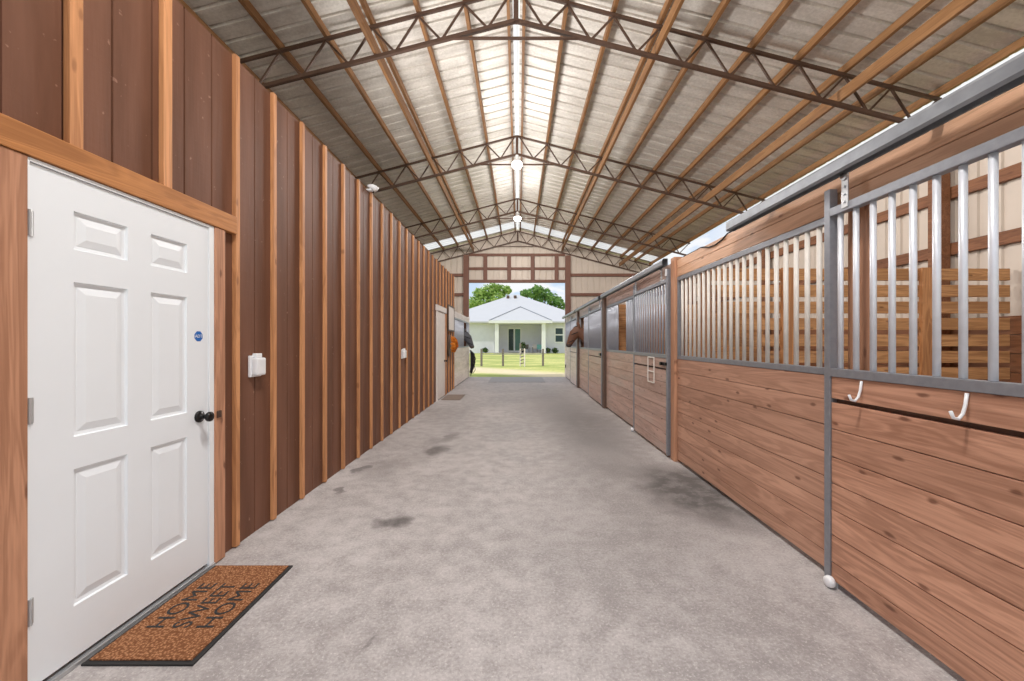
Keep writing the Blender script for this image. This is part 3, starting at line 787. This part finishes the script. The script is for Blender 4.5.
tag(MB().box(XR-.02, XR+.1, 15.262, 15.285, 0, 2.3).build('stall_post', M['trimwhite'], bevel=.004), 'white end board of the pale stalls by the gable opening', 'post', 'stall posts')
# cable on the header
pts = [(1.80, 4.40, 2.279), (1.80, 4.1, 2.279), (1.79, 3.95, 2.278), (1.778, 3.85, 2.262), (1.777, 3.75, 2.235), (1.777, 3.62, 2.228), (1.777, 3.5, 2.245), (1.785, 3.42, 2.278), (1.80, 3.30, 2.281)]
tag(MB().tube(pts, .006, 6).build('power_cable', M['rope'], smooth=True), 'thin dark cable looping along the header boards', 'cable')
tag(MB().box(1.755, 1.7845, 15.05, 15.13, .38, .50).build('outlet_box', M['black'], bevel=.006), 'small black outlet box at the end of the pale stalls', 'outlet')

# ------------------------------------------------------------------ stall partitions
def partition(Y, label, gap=.05, ztop=2.12, posts=(2.81, 4.26)):
    t = empty('stall_partition', (3.4, Y, 0), label, 'partition', 'stall partitions')
    z = ztop
    while z > .1:
        MB().box(1.885, XO-.07, Y, Y+.04, z-.173+gap, z).build('slat', M['slat'], t, bevel=.003); z -= .173
    for x in posts: MB().box(x-.07, x+.07, Y-.042, Y-.002, .02, ztop+.003).build('upright', M['slatpost'], t, bevel=.003)
    MB().box(1.89, 2.0, Y-.042, Y-.002, .02, ztop+.003).build('upright', M['slatpost'], t, bevel=.003)
partition(4.2, 'slatted tan board partition seen through the pale bars')
partition(8.22, 'tight board partition at the first dark post', .004)
partition(11.82, 'tight board partition behind the chestnut horse', .004)

# ------------------------------------------------------------------ horses
def remeshed(b, voxel, iters=4):
    me = bpy.data.meshes.new('tmp'); me.from_pydata(b.v, [], b.f)
    ob = bpy.data.objects.new('tmp', me); C.objects.link(ob)
    r = ob.modifiers.new('r', 'REMESH'); r.mode = 'VOXEL'; r.voxel_size = voxel
    s = ob.modifiers.new('s', 'SMOOTH'); s.iterations = iters; s.factor = .5
    dg = bpy.context.evaluated_depsgraph_get(); dg.update()
    out = bpy.data.meshes.new_from_object(ob.evaluated_get(dg)); bpy.data.objects.remove(ob)
    return out
def horse(x, y, sgn, label, hide, face, drop=0.0):
    t = empty('horse', (x, y, 0), label, 'horse', 'horses')
    P = lambda px, py, pz: (sgn*px+x, py+y, pz)    # local horse looks towards -x when sgn = 1
    b = MB()
    b.tube([P(.02,0,1.08), P(.12,0,1.10), P(.4,0,1.12), P(.8,0,1.10), P(1.2,0,1.14), P(1.5,0,1.18), P(1.68,0,1.16)],
           [.12, .25, (.30,.27), (.31,.28), (.29,.28), (.27,.27), .14], 18)
    b.tube([P(.28,0,1.18), P(.1,0,1.32), P(-.12,0,1.50-drop*.3), P(-.26,0,1.62-drop*.6), P(-.36,0,1.66-drop)], [(.24,.17), (.22,.15), (.18,.13), (.16,.11), .11], 16)
    hd = [(-.30,1.72), (-.38,1.68), (-.46,1.57), (-.53,1.44), (-.585,1.33), (-.62,1.25), (-.63,1.20)]
    b.tube([P(a,0,c-drop) for a, c in hd], [.09, (.125,.10), (.15,.105), (.115,.08), (.09,.068), (.082,.064), .05], 16)
    for s in (-1, 1):
        b.tube([P(-.33, s*.06, 1.76-drop), P(-.35, s*.072, 1.85-drop), P(-.38, s*.075, 1.93-drop)], [.042, .04, .01], 8)
        b.tube([P(.2,s*.15,1.05), P(.2,s*.15,.85), P(.19,s*.14,.55), P(.2,s*.14,.5), P(.2,s*.14,.16), P(.17,s*.14,.09), P(.16,s*.14,.0)], [.13, .10, .06, .058, .04, .045, .065], 10)
        b.tube([P(1.5,s*.15,1.05), P(1.42,s*.15,.82), P(1.52,s*.14,.56), P(1.56,s*.14,.5), P(1.52,s*.14,.18), P(1.48,s*.14,.09), P(1.46,s*.14,.0)], [.18, .14, .075, .065, .042, .046, .065], 10)
    me = remeshed(b, .018)
    vs = [v.co.copy() for v in me.vertices]; fs = [tuple(p.vertices) for p in me.polygons]
    bb = MB(); bb.add(vs, fs); body = bb.build('body', hide, t, smooth=True)
    body.data.materials.append(M['muzzle'])
    for p in body.data.polygons:
        c = p.center
        if sgn*c.x < -.45 and c.z < 1.29-drop: p.material_index = 1
        if c.z < .08: p.material_index = 1
    m_ = MB()
    for k in range(14):
        u = k/13; px, pz = .1+(-.36-.1)*u, 1.50+(1.76-1.50)*u-drop*u
        m_.tube([P(px+.05,0,pz), P(px+.07,.07,pz-.03), P(px+.07,.10,pz-.16)], [.022, .02, .006], 6)
    m_.tube([P(-.36,0,1.80-drop), P(-.46,.01,1.76-drop), P(-.54,.01,1.66-drop)], [.025, .02, .006], 6)
    m_.build('mane', M['mane'], t)
    MB().tube([P(1.69,0,1.24), P(1.8,0,1.12), P(1.82,0,.8), P(1.8,0,.5)], [.03, .06, .06, .015], 8).build('tail', M['mane'], t, smooth=True)
    for s in (-1, 1): MB().lathe(P(-.48, s*.096, 1.59-drop), [(.004, -.016), (.013, -.01), (.017, 0), (.013, .01), (.004, .016)], 10).build('eye', M['eye'], t, smooth=True)
    if face:
        h = MB()
        ring = lambda cx, cz, ra, rb: [P(cx+ra*math.cos(q)*.9, rb*math.sin(q), cz-drop+ra*math.cos(q)*.4) for q in [2*math.pi*k/16 for k in range(17)]]
        h.tube(ring(-.555, 1.37, .108, .078), .012, 6); h.tube(ring(-.44, 1.60, .165, .112), .012, 6)
        h.build('halter', M['rope'], t)
horse(2.04, 11.36, 1, 'chestnut horse with its head out over the pale stall boards', M['brownhide'], True)
horse(-2.26, 14.2, -1, 'dark grey horse with its head out over the glare-whitened boards', M['greyhide'], True, .08)

# halter and lead ropes on the end board of the left stall
t = empty('lead_ropes', (-1.82, 15.2, .1), 'black halter and lead ropes hanging at the end of the glare-whitened stall', 'halter')
MB().tube([(-1.874, 15.2, 1.02), (-1.82, 15.2, 1.02), (-1.80, 15.2, 1.05)], .01, 6).build('hook', M['hinge'], t)
for k in range(7):
    a = random.uniform(-.05, .05); L = random.uniform(.5, .95)
    MB().tube([(-1.825, 15.2+a*.3, 1.035), (-1.80+.02*k, 15.2+a, .9), (-1.80+.025*k, 15.2+a*1.4, 1.0-L*.7), (-1.83+.02*k, 15.2+a*1.2, 1.03-L)], [.018, .024, .026, .02], 7).build('rope', M['rope'], t, smooth=True)
MB().tube([(-1.82, 15.2, 1.02), (-1.70, 15.2, .9), (-1.62, 15.2, .72), (-1.66, 15.2, .6), (-1.74, 15.2, .62)], .011, 6).build('noseband', M['rope'], t)
MB().tube([(-1.80, 15.2, .6), (-1.68, 15.2, .5), (-1.64, 15.2, .3), (-1.72, 15.2, .16), (-1.79, 15.2, .2)], .011, 6).build('noseband', M['rope'], t)

# ------------------------------------------------------------------ yard fence
G = -.06
for i, (px, lb) in enumerate(((481.5, 'grey fence post in front of the blank house wall'), (503, 'grey fence post in front of the porch column'), (543, 'grey fence post on the window side of the striped gate'))):
    p = at(px, 366, 23.4)
    tag(MB().box(p.x-.06, p.x+.06, p.y-.06, p.y+.06, G, .95).build('fence_post', M['fencepost'], bevel=.01), lb, 'fence post', 'yard fence posts')
for z, nm in ((.72, 'upper'), (.62, 'lower')):
    a = at(481.5, 350, 23.3); c = at(543, 350, 23.3)
    tag(MB().tube([(a.x, 23.33, z), (c.x, 23.33, z)], .012, 6).build('fence_wire', M['wire']), nm+' wire strung between the grey yard fence posts', 'wire', 'fence wires')
g0, g1 = at(520.3, 366, 23.3), at(524.6, 366, 23.0)
t = empty('yard_gate', (g0.x, 23.2, G), 'narrow wooden gate frame with slanted rungs in the yard fence', 'gate')
for x, y in ((g0.x, 23.4), (g1.x, 23.0)): MB().box(x-.035, x+.035, y-.035, y+.035, G, .98).build('upright', M['trimwhite'], t, bevel=.005)
for k in range(5):
    z = .12+.19*k
    MB().bar((g0.x, 23.4, z-.04), (g1.x, 23.0, z+.05), .03, .06).build('rung', M['fencepost'], t)
MB().box(g0.x-.05, g0.x+.06, 23.34, 23.46, .98, 1.28).build('finial', M['fencepost'], t, bevel=.02)

# ------------------------------------------------------------------ house across the yard
H0, HF = 49.0, 50.6
h = empty('house', (0, HF, G), 'white hip-roofed house with grey walls and columned porch', 'house')
EZ = CH+21*H0/F   # eave
MB().box(-10.2, -3.05, HF, HF+18, G, EZ).build('wall', M['stucco'], h)
MB().box(3.05, 8.6, HF, HF+18, G, EZ).build('wall', M['stucco'], h)
MB().box(-3.05, 3.05, HF+2.2, HF+18, G, EZ).build('wall', M['stucco'], h)
# roof
def hip(b, x0, x1, y0, y1, z, pitch, th=.18):
    w = min(x1-x0, y1-y0)/2; zr = z+pitch*w
    if x1-x0 > y1-y0: r = [(x0+w, (y0+y1)/2, zr), (x1-w, (y0+y1)/2, zr)]
    else: r = [((x0+x1)/2, y0+w, zr), ((x0+x1)/2, y1-w, zr)]
    c = [(x0,y0,z), (x1,y0,z), (x1,y1,z), (x0,y1,z)]
    vs = c+[(x, y, zz-th) for x, y, zz in c]+r
    if x1-x0 > y1-y0: fs = [(0,1,9,8), (2,3,8,9), (3,0,8), (1,2,9)]
    else: fs = [(0,1,8), (1,2,9,8), (2,3,9), (3,0,8,9)]
    return b.add(vs, fs+[(0,4,5,1), (1,5,6,2), (2,6,7,3), (3,7,4,0), (4,7,6,5)])
rf = hip(MB(), -10.9, 9.9, HF-.7, HF+19.4, EZ, .45).build('roof', M['houseroof'], h)
pl, pr2 = at(489, 320, 48.2), at(552, 320, 48.2)
pm = hip(MB(), pl.x, pr2.x, 48.2, 57.5, EZ+.02, .52, .3).build('porch_roof', M['houseroof'], h)
hw = (pr2.x-pl.x)/2
for xa in (pl.x, pr2.x): MB().bar((xa, 48.2, EZ+.05), ((pl.x+pr2.x)/2, 48.2+hw, EZ+.05+.52*hw), .14, .06).build('hip_shade_strip', M['galv'], pm)  # grey strips standing in for the shading along the porch hips
MB().box(pl.x-.05, pr2.x+.05, 48.12, 48.19, EZ-.3, EZ+.03).build('gutter', M['housewhite'], pm)
for i, px in enumerate((508, 515.2)):
    q = at(px, 296, 58.4); MB().tube([(q.x, 58.4, EZ+.45*8.5-.1), (q.x, 58.4, EZ+.45*8.5+.38)], .22, 10).build('vent_pipe', M['darkpost'], h)
cz = EZ-.32
for px in (496.8, 543.6):
    q = at(px, 340, 48.6)
    MB().box(q.x-.24, q.x+.24, 48.4, 48.85, G, cz).build('porch_column', M['housewhite'], h, bevel=.02)
a = at(494.8, 322, 48.6).x; c = at(545.6, 322, 48.6).x
MB().box(a, c, 48.4, 48.85, cz-.02, EZ-.28).build('porch_beam', M['housewhite'], h)
MB().box(a+.02, c-.02, 48.9, HF+2.15, cz+.02, cz+.12).build('porch_ceiling', M['housewhite'], h)
MB().box(a-.1, c+.1, 48.3, HF+2.15, G, G+.1).build('porch_slab', M['concrete'], h)
def glazed(px0, px1, py0, py1, Y, name, panes, mats):
    p0, p1 = at(px0, py1, Y), at(px1, py0, Y)
    w = MB().box(p0.x, p1.x, Y-.06, Y+.02, max(p0.z, G+.1), p1.z).build(name, M['housewhite'], h, bevel=.01)
    for (u0, u1, v0, v1), mt in zip(panes, mats):
        z0 = max(p0.z, G+.1); L = lambda a_, b_, u: a_+(b_-a_)*u
        MB().box(L(p0.x, p1.x, u0), L(p0.x, p1.x, u1), Y-.075, Y-.058, L(z0, p1.z, v0), L(z0, p1.z, v1)).build('pane', mt, w)
glazed(507.6, 521.2, 327.6, 352, HF+2.2, 'french_door', [(.08, .44, .06, .94), (.55, .93, .06, .94)], [M['glass'], M['greenglass']])
glazed(554.6, 563.6, 327, 343, HF, 'window', [(.10, .90, .08, .47), (.10, .90, .55, .92)], [M['glass'], M['glass']])

# porch furniture
def patio_chair(px, Y, mat, label, rz=0):
    p = at(px, 350, Y); z0 = G+.1; x, y = p.x, Y
    t = empty('patio_chair', (x, y, z0), label, 'chair', 'porch chairs')
    MB().box(x-.3, x+.3, y-.3, y+.3, z0+.4, z0+.46).build('seat', mat, t, bevel=.015)
    MB().box(x-.3, x+.3, y+.26, y+.32, z0+.47, z0+1.0).build('backrest', mat, t, bevel=.015)
    for sx in (-.27, .27):
        for sy2 in (-.27, .27): MB().box(x+sx-.025, x+sx+.025, y+sy2-.025, y+sy2+.025, z0, z0+.4).build('leg', M['fencepost'], t)
        MB().box(x+sx-.03, x+sx+.03, y-.27, y+.26, z0+.62, z0+.67).build('armrest', mat, t)
patio_chair(526.2, 49.9, M['fencepost'], 'grey patio chair on the porch by the french door')
patio_chair(535.0, 51.2, M['trimwhite'], 'white patio chair in the middle of the porch')
patio_chair(539.4, 49.6, M['teal'], 'teal patio chair beside the porch column')
p = at(531.2, 350, 49.8); z0 = G+.1
t = empty('patio_table', (p.x, p.y, z0), 'small round patio table between the porch chairs', 'table')
MB().lathe((p.x, p.y, z0+.68), [(.42, 0), (.42, .04)], 20).build('table_top', M['trimwhite'], t)
for k in range(4):
    a = math.pi/4+k*math.pi/2
    MB().tube([(p.x+.3*math.cos(a), p.y+.3*math.sin(a), z0), (p.x+.25*math.cos(a), p.y+.25*math.sin(a), z0+.68)], .025, 8).build('leg', M['fencepost'], t)
p = at(523, 350, 49.2)
t = empty('porch_planter', (p.x, p.y, z0), 'dark potted plant beside the french door', 'planter')
MB().lathe((p.x, p.y, z0), [(.18, 0), (.25, .45), (.23, .45)], 14).build('pot', M['black'], t)

def leafball(b, c, R, n_, s0, s1, flat=1.0):
    c = Vector(c)
    for i in range(n_):
        d_ = Vector((random.gauss(0, 1), random.gauss(0, 1), random.gauss(0, 1))).normalized()
        r_ = random.uniform(.55, 1.05)
        p_ = c+Vector((d_.x*R, d_.y*R, d_.z*R*flat))*r_
        n__ = (d_+Vector([random.uniform(-.7, .7) for _ in range(3)])).normalized()
        a_ = n__.cross(Vector((random.random(), random.random(), 1.1))).normalized(); e_ = n__.cross(a_); s_ = random.uniform(s0, s1)
        b.add([p_-a_*s_, p_-e_*s_*.55, p_+a_*s_, p_+e_*s_*.55], [(0,1,2,3)])
b = MB(); leafball(b, (p.x, p.y, z0+.85), .38, 140, .08, .14, 1.2); b.build('foliage', M['shrub'], t)
for px, lb in ((485, 'dark shrub below the blank house wall, beyond the first fence post'), (547.5, 'low dark shrub at the foot of the window-side porch column'), (555.2, 'low dark shrub under the house window')):
    p = at(px, 352, HF-.75); b = MB()
    leafball(b, (p.x, p.y, .3), .42, 160, .08, .15, .85)
    t = empty('shrub', (p.x, p.y, G), lb, 'shrub', 'house shrubs'); b.build('foliage', M['shrub'], t)
    MB().tube([(p.x, p.y, G), (p.x+.03, p.y, .25)], [.05, .03], 6).build('stem', M['bark'], t)

# trees behind the house
def tree(label, mat, Y, blobs, trunk_px):
    base = at(trunk_px, 350, Y)
    t = empty('leafy_tree', (base.x, Y, G), label, 'tree', 'trees behind the house')
    b = MB()
    for px, py, rpx in blobs:
        R = rpx*Y/F; q = at(px, py, Y+random.uniform(-1.5, 1.5))
        leafball(b, q, R, int(170+60*R*R), .18, .42, .9)
    b.build('crown', mat, t)
    top = at(sum(x[0] for x in blobs)/len(blobs), sum(x[1] for x in blobs)/len(blobs), Y)
    w = MB(); w.tube([(base.x, Y, G), (base.x+.1, Y, 3), (top.x, Y, top.z)], [.4, .3, .12], 10)
    for px, py, rpx in blobs:
        q = at(px, py, Y); w.tube([(base.x+.1, Y, 3.5), ((q.x+base.x)/2, Y, (q.z+4)/2+.6), tuple(q)], [.16, .1, .04], 7)
    w.build('trunk', M['bark'], t)
tree('bright green tree behind the house on the blank wall side', M['leafa'], 80,
     [(474, 303, 8), (479, 294, 7), (487, 292, 8), (494, 289, 7), (501, 291, 7), (507, 290, 5), (484, 303, 9), (497, 300, 9), (471, 312, 9)], 488)
tree('deeper green tree behind the house on the window side', M['leafb'], 82,
     [(525, 294, 5), (532, 293, 6), (538, 290, 5.5), (545, 294, 7), (551, 298, 7), (538, 300, 8), (558, 302, 6), (564, 309, 7), (552, 309, 8)], 545)

# ------------------------------------------------------------------ light, sky, camera
w = bpy.data.worlds.new('sky'); bpy.context.scene.world = w; w.use_nodes = True
nt = w.node_tree; bg = next(n for n in nt.nodes if n.type == 'BACKGROUND')
tc = N(nt, 'ShaderNodeTexCoord'); sx = N(nt, 'ShaderNodeSeparateXYZ'); nt.links.new(tc.outputs['Generated'], sx.inputs[0])
blue = mix_(nt, rng(nt, sx.outputs[2], 0.0, .45), (.70, .84, 1.0, 1), (.36, .54, .86, 1))
cl = noise(nt, scaled(nt, tc.outputs['Generated'], (3, 3, 9)), 2.2, 6, .6)
nt.links.new(mix_(nt, math_(nt, 'MAXIMUM', math_(nt, 'MULTIPLY', rng(nt, cl, .40, .58), .9), rng(nt, sx.outputs[0], .3, .55)), blue, (1.0, 1.0, 1.0, 1)), bg.inputs['Color'])
bg.inputs['Strength'].default_value = 1.0
S = bpy.data.lights.new('sun', 'SUN'); S.energy = 2.5; S.angle = .02; S.color = (1, .96, .9)
so = bpy.data.objects.new('sun', S); C.objects.link(so)
so.rotation_euler = (Vector((.66, .30, -1.0))).to_track_quat('-Z', 'Y').to_euler()

cam = bpy.data.cameras.new('camera'); cam.sensor_width = 36; cam.lens = F/1024*36
cam.shift_x = -(VX-512)/1024; cam.shift_y = (VY-340.5)/1024; cam.clip_end = 500; cam.clip_start = .05
co = bpy.data.objects.new('camera', cam); C.objects.link(co); co.location = (0, 0, CH); co.rotation_euler = (math.pi/2, 0, 0)
sc = bpy.context.scene; sc.camera = co
vs_ = sc.view_settings; vs_.view_transform = 'Standard'; vs_.look = 'None'; vs_.gamma = 1; vs_.use_curve_mapping = False; vs_.exposure = 0.0
